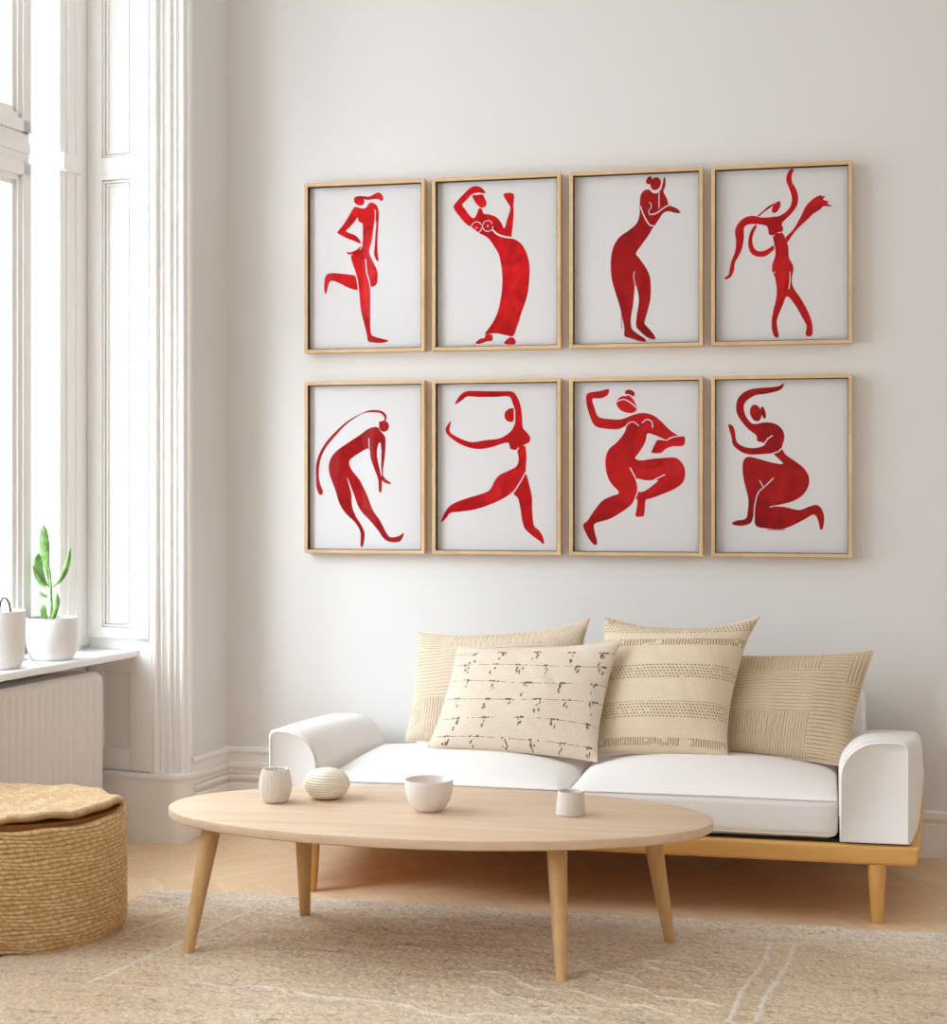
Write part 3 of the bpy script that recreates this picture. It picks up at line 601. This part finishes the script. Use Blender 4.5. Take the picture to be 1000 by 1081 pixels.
rnd = rng.random((rows + 1, pitch * 2 + 4)); sid = np.floor(ph / 2 / PI).astype(int) % (pitch * 2)
cv = rnd[ri.astype(int) % (rows + 1), sid][..., None]
ca, cb = np.array(lin(232, 192, 136)[:3]), np.array(lin(248, 218, 168)[:3])
colr = ca * (1 - cv) + cb * cv
crevice_shade = ((1 - ropes) * .35 + (1 - st) * .45)[..., None]; colr = colr * (1 - crevice_shade) + np.array(lin(170, 120, 70)[:3]) * crevice_shade  # shade in the rope crevices is mixed into the straw colour
V = np.stack([rr * np.cos(T_), rr * np.sin(T_), zz2], -1).reshape(-1, 3)
Fc = [(j * nt + i, j * nt + (i + 1) % nt, (j + 1) * nt + (i + 1) % nt, (j + 1) * nt + i) for j in range(nz) for i in range(nt)]
Fc.append(tuple(range(nt))[::-1]); Fc.append(tuple(range(nz * nt, (nz + 1) * nt)))
mesh_obj('body', V, Fc, STRAW, pf, True, None, np.concatenate([colr.reshape(-1, 3), np.ones((V.shape[0], 1))], 1))
# rim band between body and lid
m = MB(); m.lathe([(R0 * .9, H0 - .01), (R0 * .955, H0 - .006), (R0 * .96, H0 + .012), (R0 * .9, H0 + .014)], 90)
BANDM = plain('brown_rim_band', lin(140, 92, 48), .85, .2, 200, .5, .002); m.build('rim_band', BANDM, pf, auto=40)
# lid
nr, nt2 = 90, 420
Q, T2 = np.meshgrid(np.linspace(0, 1, nr), np.arange(nt2) / nt2 * 2 * PI, indexing='ij')
out = R0 * (.985 + .014 * np.sin(3 * T2 + .6) + .008 * np.sin(7 * T2) + .006 * np.sin(17 * T2 + 1))
def lidz(Q, T2): return .012 * np.sin(T2 * 2 + 2.4) * Q ** 3 + .0065 * np.sin(T2 * 5 + 1) * Q ** 3 + .003 * np.sin(T2 * 13) * Q ** 4
X2, Y2 = Q * out * np.cos(T2), Q * out * np.sin(T2)
herr = np.abs(((X2 * 1.0 + .0 * Y2) / .036) % 2 - 1); wv = np.sin((Y2 + herr * .03) / .0105 * PI); wv2 = np.abs(np.sin(X2 / .0075 * PI + np.floor((Y2 + herr * .03) / .0105) * 1.5))
zt = H0 + .034 + lidz(Q, T2) + .003 * np.abs(wv) + .0018 * wv2 - .010 * np.clip((Q - .95) / .05, 0, 1) ** 2
sid2 = (np.floor((Y2 + herr * .03) / .0105).astype(int) * 31 + np.floor(X2 / .015).astype(int) * 17) % 997; rv = rng.random(997)[sid2][..., None]
la, lb = np.array(lin(198, 162, 118)[:3]), np.array(lin(222, 192, 150)[:3]); lc = la * (1 - rv) + lb * rv
gp = (np.clip(1 - np.abs(wv) * 2.2, 0, 1) * .5)[..., None]; lc = lc * (1 - gp) + np.array(lin(178, 134, 84)[:3]) * gp  # shade between the lid strands is mixed into the colour too
Vt = np.stack([X2, Y2, zt], -1).reshape(-1, 3)
zb = H0 + .014 + lidz(Q, T2)
Vb = np.stack([X2 * .985, Y2 * .985, zb], -1).reshape(-1, 3)
K = nr * nt2; Fc = []
for i in range(nr - 1):
    for j in range(nt2):
        a_ = i * nt2 + j; b_ = i * nt2 + (j + 1) % nt2
        Fc.append((a_, a_ + nt2, b_ + nt2, b_)); Fc.append((K + a_, K + b_, K + b_ + nt2, K + a_ + nt2))
for j in range(nt2): a_ = (nr - 1) * nt2 + j; b_ = (nr - 1) * nt2 + (j + 1) % nt2; Fc.append((a_, K + a_, K + b_, b_))
lcol = np.concatenate([lc.reshape(-1, 3), np.ones((K, 1))], 1); lcb = lcol.copy(); lcb[:, :3] = lin(176, 126, 74)[:3]
mesh_obj('lid', np.concatenate([Vt, Vb]), Fc, STRAW, pf, True, None, np.concatenate([lcol, lcb]))

# ------------------------------------------------------------------ sofa
sf = thing('sofa', 'low white two-seat sofa with a honey oak platform frame, against the wall', 'sofa', (-.80, -.52, 0))
def soft(name, x0, x1, y0, y1, z0, z1, r, crown, mat, parent, cuts=26, warp=None, e=1.0):
    b = bmesh.new(); bmesh.ops.create_cube(b, size=2); bmesh.ops.subdivide_edges(b, edges=list(b.edges), cuts=cuts, use_grid_fill=True)
    hx, hy, hz = (x1 - x0) / 2, (y1 - y0) / 2, (z1 - z0) / 2
    for v in b.verts:
        p = v.co.copy(); q = Vector((p.x * hx, p.y * hy, p.z * hz))
        inn = Vector((max(-hx + r, min(hx - r, q.x)), max(-hy + r, min(hy - r, q.y)), max(-hz + r, min(hz - r, q.z))))
        d = q - inn
        if d.length > 1e-9: q = inn + d.normalized() * r
        cr = crown * (1 - abs(p.x) ** 2.6) * (1 - abs(p.y) ** 2.4)
        if p.z > 0: q.z += cr * p.z
        q = Vector(((x0 + x1) / 2 + q.x, (y0 + y1) / 2 + q.y, (z0 + z1) / 2 + q.z))
        if warp: q = Vector(warp(*q))
        v.co = q - parent.location
    m = MB(); m.bm(b); return m.build(name, mat, parent, auto=None)
def SB(m, name, mat, **k): return loc_build(m, name, mat, sf, **k)
YF, YB = -.955, -.10
# platform with flared, undercut ends
def plat(x, y, z):
    t = (y - YF) / (YB - YF); f = (1 if x > -.8 else -1)
    if abs(x + .78) > .9: x += f * (.062 * t + .012 * (z - .18) / .08)
    return (x, y, z)
m = MB()
m.box(-1.835, .262, YF + .005, YB, .180, .240, .012, 3, fn=plat); SB(m, 'platform', OAKS, auto=40)
m = MB(); m.box(-1.81, .235, YF + .03, YB - .01, .238, .250, .003, 1, fn=plat); SB(m, 'painted_gap_shadow', DARK)  # dark strip painting the shadow between platform and cushions
for x, y in ((.146, -.925), (-1.665, -.925), (.170, -.19), (-1.665, -.19)):
    m = leg_mesh((x, y, 0), (x, y, .182), .0165, .0275); SB(m, 'leg', OAKSL, auto=50)
    # seats and back
cl = soft('seat_cushion', -1.637, -.818, -.945, -.20, .250, .378, .030, .052, SOFA, sf)
cr_ = soft('seat_cushion', -.812, .030, -.945, -.20, .250, .378, .030, .052, SOFA, sf)
def piping(parent, x0, x1, y, z, r=.0028, dy=.0):
    m = MB(); pts = [(x0 - .0, y + .03, z - .0), (x0 + .008, y + .008, z)] + [(x0 + .03 + (x1 - x0 - .06) * i / 10, y, z + .002 * math.sin(PI * i / 10)) for i in range(11)] + [(x1 - .008, y + .008, z), (x1, y + .03, z)]
    m.tube([(p[0] - sf.location.x, p[1] - sf.location.y, p[2]) for p in pts], r, 8); return m.build('piping', SOFA, parent)
for c_, a_, b_ in ((cl, -1.637, -.818), (cr_, -.812, .030)):
    piping(c_, a_ + .004, b_ - .004, -.9405, .369); piping(c_, a_ + .006, b_ - .006, -.9405, .262, .0022)
soft('backrest', -1.505, .130, -.225, -.075, .25, .640, .060, .0, SOFA, sf, 30, warp=lambda x, y, z: (x, y + .05 * (z - .25) / .4, z))
# arms: quarter round on the inside, nearly square outside, falling and flaring to the back
def arm(side, xi, xo, ztop, zback, flare):
    Rr = .115; sgn = 1 if side > 0 else -1; Wd = abs(xo - xi)
    def prof(h, ins=0.0, wd=Wd):
        pts = [(ins, ins), (ins, h * .25), (ins, h - Rr)]
        for i in range(1, 9): t = i / 8 * PI / 2; pts.append((ins + (Rr - 0) * (1 - math.cos(t)), h - Rr + (Rr - ins) * math.sin(t)))
        ro = .022
        pts.append(((Rr + wd - ro) / 2, h - ins + .001))
        for i in range(0, 6): t = i / 5 * PI / 2; pts.append((wd - ins - ro + ro * math.sin(t), h - ins - ro + ro * math.cos(t)))
        pts += [(wd - ins, h * .5), (wd - ins, ins)]
        return pts
    rings = []
    ys = [(YF + .010, .012), (YF + .004, .005), (YF + .007, .0015), (YF + .016, 0)] + [(YF + .016 + (YB - .02 - YF - .016) * i / 22, 0) for i in range(1, 23)] + [(YB - .010, .006), (YB - .004, .02)]
    for y, ins in ys:
        t = max(0, min(1, (y - YF) / (YB - YF))); h = (ztop - .245) * (1 - t) + (zback - .245) * t + .018 * math.sin(PI * min(1, t * 1.6)) * (t < .63) * 0
        wd = Wd + flare * (t ** .85) + .012 * math.sin(PI * t)
        bul = .012 * math.sin(PI * t)
        rings.append([(xi + sgn * (px + (0 if px < wd * .5 else bul * math.sin(PI * min(1, pz / h)))), y, .2455 + pz) for px, pz in prof(h, ins, wd)])
    m = MB(); m.loft(rings); o = SB(m, 'armrest', SOFA, auto=60)
    # seam outlining the front panel
    m = MB(); pp = prof(ztop - .245, 0, Wd)
    m.tube([(xi + sgn * px - sf.location.x, YF + .016 - sf.location.y, .2455 + pz) for px, pz in pp[1:]], .0026, 8); m.build('piping', SOFA, o)
arm(1, .034, .240, .556, .470, .075)
arm(-1, -1.640, -1.805, .530, .470, .055)

# ------------------------------------------------------------------ cushions
C = lambda *a: np.array(lin(*a)[:3])
def pillow(name, label, cs, yth, patf, thick, sag=(0, 0), nA=230, nB=190, pinch=.07, pinchy=.07, blend=.6, ex=2.3):
    TL, TR, BR, BL = [np.array(p, float) for p in cs]; ctr = (TL + TR + BR + BL) / 4
    bot = (BL + BR) / 2; t = thing(name, label, 'cushion', (float(ctr[0]), float(ctr[1]), float(min(BL[2], BR[2]))), 0, 'cushions along the sofa back')
    L = np.array(t.location)
    u = np.linspace(-1, 1, nA); v = np.linspace(-1, 1, nB); U, Vv = np.meshgrid(u, v)
    pe = lambda q: 1 - np.abs(q) ** 2.6
    if not hasattr(pinch, '__len__'): pinch = (pinch, pinch)
    if not hasattr(pinchy, '__len__'): pinchy = (pinchy, pinchy)
    kx = np.where(U > 0, pinch[1], pinch[0]); ky = np.where(Vv > 0, pinchy[1], pinchy[0])
    Ue = U * (1 - kx * pe(Vv) * np.abs(U) ** 2); Ve = Vv * (1 - ky * pe(U) * np.abs(Vv) ** 2)
    a_ = ((Ue + 1) / 2)[..., None]; b_ = ((Ve + 1) / 2)[..., None]
    P = (BL * (1 - a_) + BR * a_) * (1 - b_) + (TL * (1 - a_) + TR * a_) * b_
    nrm = np.cross(BR - BL, TL - BL); nrm /= np.linalg.norm(nrm)
    if nrm[1] > 0: nrm = -nrm
    prof = (np.clip(1 - np.abs(U) ** ex, 0, 1) * np.clip(1 - np.abs(Vv) ** ex, 0, 1)) ** blend
    wr = (.009 * (vnoise(U * 2 + 5, Vv * 2 + 5 + U, 1.3, 21 + len(label)) - .3) + .004 * vnoise(U * 5 + Vv * 3 + 9, Vv * 2 + 9, 1.5, 22 + len(label))) * prof ** .5
    w_ = np.linalg.norm(BR - BL); h_ = np.linalg.norm(TL - BL)
    colr, dsp = patf(U, Vv, w_, h_)
    front = P + nrm * ((thick * prof + wr + dsp * np.minimum(1, prof * 3))[..., None]) - L
    back_ = P - nrm * ((thick * .75 * prof)[..., None]) - L
    V = np.concatenate([front.reshape(-1, 3), back_.reshape(-1, 3)]); K = nA * nB; F = []
    for j in range(nB - 1):
        for i in range(nA - 1):
            q = j * nA + i; F.append((q, q + 1, q + nA + 1, q + nA)); F.append((K + q, K + q + nA, K + q + nA + 1, K + q + 1))
    cc = np.concatenate([colr.reshape(-1, 3)] * 2); cc = np.concatenate([cc, np.ones((2 * K, 1))], 1)
    o = mesh_obj('cover', V, F, CLOTH, t, True, None, cc)
    # edge seam
    rim = [(j_, i_) for i_ in range(0, nA, 5) for j_ in (0,)] + [(j_, nA - 1) for j_ in range(0, nB, 5)] + [(nB - 1, i_) for i_ in range(nA - 1, -1, -5)] + [(j_, 0) for j_ in range(nB - 1, -1, -5)]
    m = MB(); pts = []
    for q in rim:
        p = tuple(front[q])
        if not pts or (Vector(p) - Vector(pts[-1])).length > .004: pts.append(p)
    m.tube(pts, .0024, 8, close=True); PC = colr[nB // 2, 3]
    s_ = m.build('edge_seam', SEAM, t, auto=None)
    return t, front + L, P
SEAM = plain('cushion_seam_cotton', lin(226, 206, 180), .9, .15, 500, .3, .001)
def ridged(regions, basec, groove):
    def f(U, V, w, h):
        X = (U + 1) / 2 * w; Y = (V + 1) / 2 * h
        col = np.ones(U.shape + (3,)) * basec; d = np.zeros_like(U); n1 = vnoise(X, Y, 14, 31); n2 = vnoise(X * 1.0, Y * 1.0, 60, 32)
        for (u0, u1, v0, v1, dirn, p) in regions:
            M = (U >= u0) & (U < u1) & (V >= v0) & (V < v1); c = X if dirn == 'v' else Y
            s_ = (c + .005 * n1 + .0015 * n2) / p; g = np.abs(s_ - np.floor(s_) - .5) * 2
            gl = np.clip((g - .72) / .2, 0, 1); fade = .45 + .55 * np.clip(vnoise(X * (6 if dirn == 'v' else 25) , Y * (25 if dirn == 'v' else 6), 1, 35) * 1.8 - .3, 0, 1)
            gl = gl * fade
            d = np.where(M, .0030 * np.sqrt(np.clip(1 - g * g, 0, 1)), d)
            cc = basec * (1 - gl[..., None] * .9) + groove * gl[..., None] * .9
            col = np.where(M[..., None], cc * (.96 + .06 * n2[..., None]), col)
        return col, d
    return f
RG1 = [(-1, -.55, .66, 1, 'h', .0105), (-.55, .55, .66, 1, 'v', .0095), (.55, 1, .45, 1, 'v', .0105), (-1, -.28, -.25, .66, 'h', .0125), (-.28, .55, -.25, .66, 'h', .0125), (.55, 1, -.3, .45, 'h', .011), (-1, -.28, -1, -.25, 'v', .0105), (-.28, 1, -1, -.25, 'v', .0105)]
RG4 = [(-1, .35, .60, 1, 'v', .0105), (-1, .35, -.22, .60, 'h', .0110), (-1, .40, -1, -.22, 'v', .0092), (.35, .75, -.85, 1, 'h', .0120), (.75, 1, .35, 1, 'v', .0130), (.75, 1, -.85, .35, 'h', .0120), (.40, 1, -1, -.85, 'h', .009)]
pillow('ribbed_lumbar_cushion', 'tan patchwork ribbed cushion at the far left end, behind the dark stitched cushion', [(-1.478, -.25, .800), (-.838, -.25, .860), (-.875, -.37, .405), (-1.492, -.38, .418)], 0, ridged(RG1, C(232, 214, 190), C(168, 130, 96)), .060, pinchy=(.03, .16), pinch=(.05, .07))
pillow('ribbed_lumbar_cushion', 'tan patchwork ribbed cushion beside the right armrest of the sofa', [(-.360, -.270, .742), (.156, -.285, .772), (.060, -.455, .395), (-.385, -.41, .425)], 0, ridged(RG4, C(218, 196, 166), C(140, 104, 70)), .062, pinch=(.03, .06), pinchy=(.03, .07))
def stitched(U, V, w, h):
    X = (U + 1) / 2 * w; Y = (V + 1) / 2 * h; r = np.random.default_rng(5)
    base = C(234, 218, 198); col = np.ones(U.shape + (3,)) * base; ink = C(84, 64, 52); thin = C(160, 128, 102); A_ = np.zeros_like(U); Bt = np.zeros_like(U)
    rows = [(.885, 5, 0), (.755, 6, .4), (.60, 5, -.1), (.43, 6, .3), (.27, 5, 0), (.085, 6, .4)]
    for k, (yv, n, off) in enumerate(rows):
        yl = yv * h + .004 * np.sin(X * 9 + k) + .012 * (vnoise(X * 3, X * 0 + k, 1, 40 + k) - .5)
        dash = vnoise(X * 100, X * 0 + k * 3, 1, 50 + k) > .35
        Bt = np.maximum(Bt, (np.abs(Y - yl) < .0013) * dash * (vnoise(X * 8, X * 0 + k, 1, 55) > .25) * 1.0)
        for i in range(n):
            cx = (i + .6 + .2 * off + r.uniform(-.08, .08)) / n * w; s0 = r.uniform(.8, 1.25)
            for b in range(r.integers(3, 6)):
                ox, oy = r.uniform(-.009, .009) * s0, -r.uniform(.002, .034) * s0; rx, ry = r.uniform(.0018, .0042) * s0, r.uniform(.003, .0085) * s0; sk = r.uniform(-.4, .4)
                dx = X - cx - ox; dy = Y - yl - oy; A_ = np.maximum(A_, ((dx + sk * dy) / rx) ** 2 + (dy / ry) ** 2 < 1)
            A_ = np.maximum(A_, (np.abs(Y - yl - .001) < .003) & (np.abs(X - cx) < .016 * s0) & (vnoise(X * 160, Y * 0, 1, 60 + i) > .4))
    sp = vnoise(X, Y, 170, 66) > .28
    A_ = A_ * sp
    n2 = vnoise(X * 2, Y * 9, 40, 67)[..., None]; col = col * (.965 + .05 * n2)
    col = col * (1 - Bt[..., None] * .75) + thin * Bt[..., None] * .75; col = col * (1 - A_[..., None] * .85) + ink * A_[..., None] * .85
    return col, .0006 * np.clip(vnoise(X, Y, 200, 68), 0, 1) + .0008 * A_
pillow('stitched_cushion', 'cream cushion with rows of dark tufted stitches, lying in front of the left ribbed cushion', [(-1.290, -.42, .768), (-.700, -.44, .804), (-.765, -.585, .402), (-1.352, -.60, .436)], 0, stitched, .058, pinchy=(.05, .10), pinch=(.05, .07), nA=420, nB=300)
def banded(U, V, w, h):
    X = (U + 1) / 2 * w; Y = (V + 1) / 2 * h; base = C(230, 211, 184); ink = C(146, 112, 80); col = np.ones(U.shape + (3,)) * base * (.965 + .05 * vnoise(X * 2, Y * 9, 40, 71)[..., None]); d = np.zeros_like(U)
    A_ = np.zeros_like(U)
    for y0, y1, st in ((.045, .10, 1), (.235, .345, 0), (.51, .61, 0), (.76, .82, 1), (.88, .96, 0)):
        M = (V + 1) / 2; inb = (M > y0) & (M < y1)
        if st: g = (np.abs(((X + .004 * vnoise(X * 60, Y * 60, 1, 72)) / .0085) % 1 - .5) > .27) & (vnoise(X * 50, Y * 80, 1, 73) > .3)
        else:
            ky = np.floor((Y) / .0105); px_ = (X / .0115 + .5 * (ky % 2)) % 1 - .5; py_ = (Y / .0105) % 1 - .5; g = ((px_ + .5 * py_) ** 2 * 5 + py_ ** 2 * 5 < .42) & (vnoise(X * 120, Y * 120, 1, 74) > .2)
        A_ = np.maximum(A_, inb & g); d = d + inb * .0012 * (1 - g)
    col = col * (1 - A_[..., None] * .8) + ink * A_[..., None] * .8
    return col, d
pb, fr_, P_ = pillow('banded_cushion', 'cream square cushion with lacy embroidered bands and a fringed top edge, third from the left', [(-.775, -.30, .868), (-.228, -.325, .888), (-.330, -.525, .418), (-.785, -.500, .410)], 0, banded, .080, pinchy=(.05, .19), pinch=(.02, .15), nA=380, nB=320)
m = MB(); r_ = random.Random(3); Lp = pb.location
top = fr_[-1]
for i in range(4, int(len(top) * .42), 3):
    p = top[i]; q = Vector((p[0] - Lp.x, p[1] - Lp.y, p[2] - Lp.z)); e = Vector((r_.uniform(-.008, .006), -.008 - r_.random() * .006, .004)); 
    m.tube([q, q + e * .6 + Vector((0, 0, .005)), q + e * 1.4 + Vector((0, -.002, -.008 - r_.random() * .008))], [.0022, .002, .0012], 5)
m.build('fringe', SEAM, pb)

# ------------------------------------------------------------------ light and camera
def area(name, S0, S1, z0, z1, n, power, col, aim=0):
    L = bpy.data.lights.new(name, 'AREA'); L.shape = 'RECTANGLE'; L.size = S1 - S0; L.size_y = z1 - z0; L.energy = power; L.color = col
    o = bpy.data.objects.new(name, L); COL.objects.link(o); o.location = lw((S0 + S1) / 2, n, (z0 + z1) / 2)
    d = Vector((NX, NY, aim)); o.rotation_euler = d.to_track_quat('-Z', 'Y').to_euler(); return o
area('daylight_window_1', -1.2, 3.1, .3, 3.9, -1.0, 330, (.79,.90,1.0))
area('added_front_fill', 3.4, 6.3, .4, 3.6, -.8, 125, (.79,.90,1.0))  # added light behind the unseen second window, fills from the front
sn = bpy.data.lights.new('hazy_sun', 'SUN'); sn.energy = 5.0; sn.angle = math.radians(38); sn.color = (.79,.90,1.0)
so = bpy.data.objects.new('hazy_sun', sn); COL.objects.link(so); so.location = (-5, -4, 4)
so.rotation_euler = Vector((-DX * 1.0 + NX * .62, -DY * 1.0 + NY * .62, -.75)).to_track_quat('-Z', 'Y').to_euler()
wd = bpy.data.worlds.new('overcast_sky'); SC.world = wd; wd.use_nodes = True; wd.node_tree.nodes['Background'].inputs['Color'].default_value = (.9, .95, 1, 1); wd.node_tree.nodes['Background'].inputs['Strength'].default_value = 1.0

cam = bpy.data.cameras.new('camera'); co_ = bpy.data.objects.new('camera', cam); COL.objects.link(co_)
co_.location = (0, -6.0, 1.33); co_.rotation_euler = (PI / 2, 0, math.atan(1700 / 7715))
cam.sensor_fit = 'HORIZONTAL'; cam.sensor_width = 36; cam.lens = 1700 / 1000 * 36; cam.shift_y = -.0255; cam.clip_start = .05
SC.camera = co_
SC.view_settings.view_transform = 'Standard'; SC.view_settings.look = 'None'; SC.view_settings.gamma = 1; SC.view_settings.use_curve_mapping = False
SC.view_settings.exposure = 0.19
SC.cycles.use_denoising = True; SC.cycles.max_bounces = 12; SC.cycles.diffuse_bounces = 8; SC.cycles.transparent_max_bounces = 12
SC.cycles.sample_clamp_indirect = 6
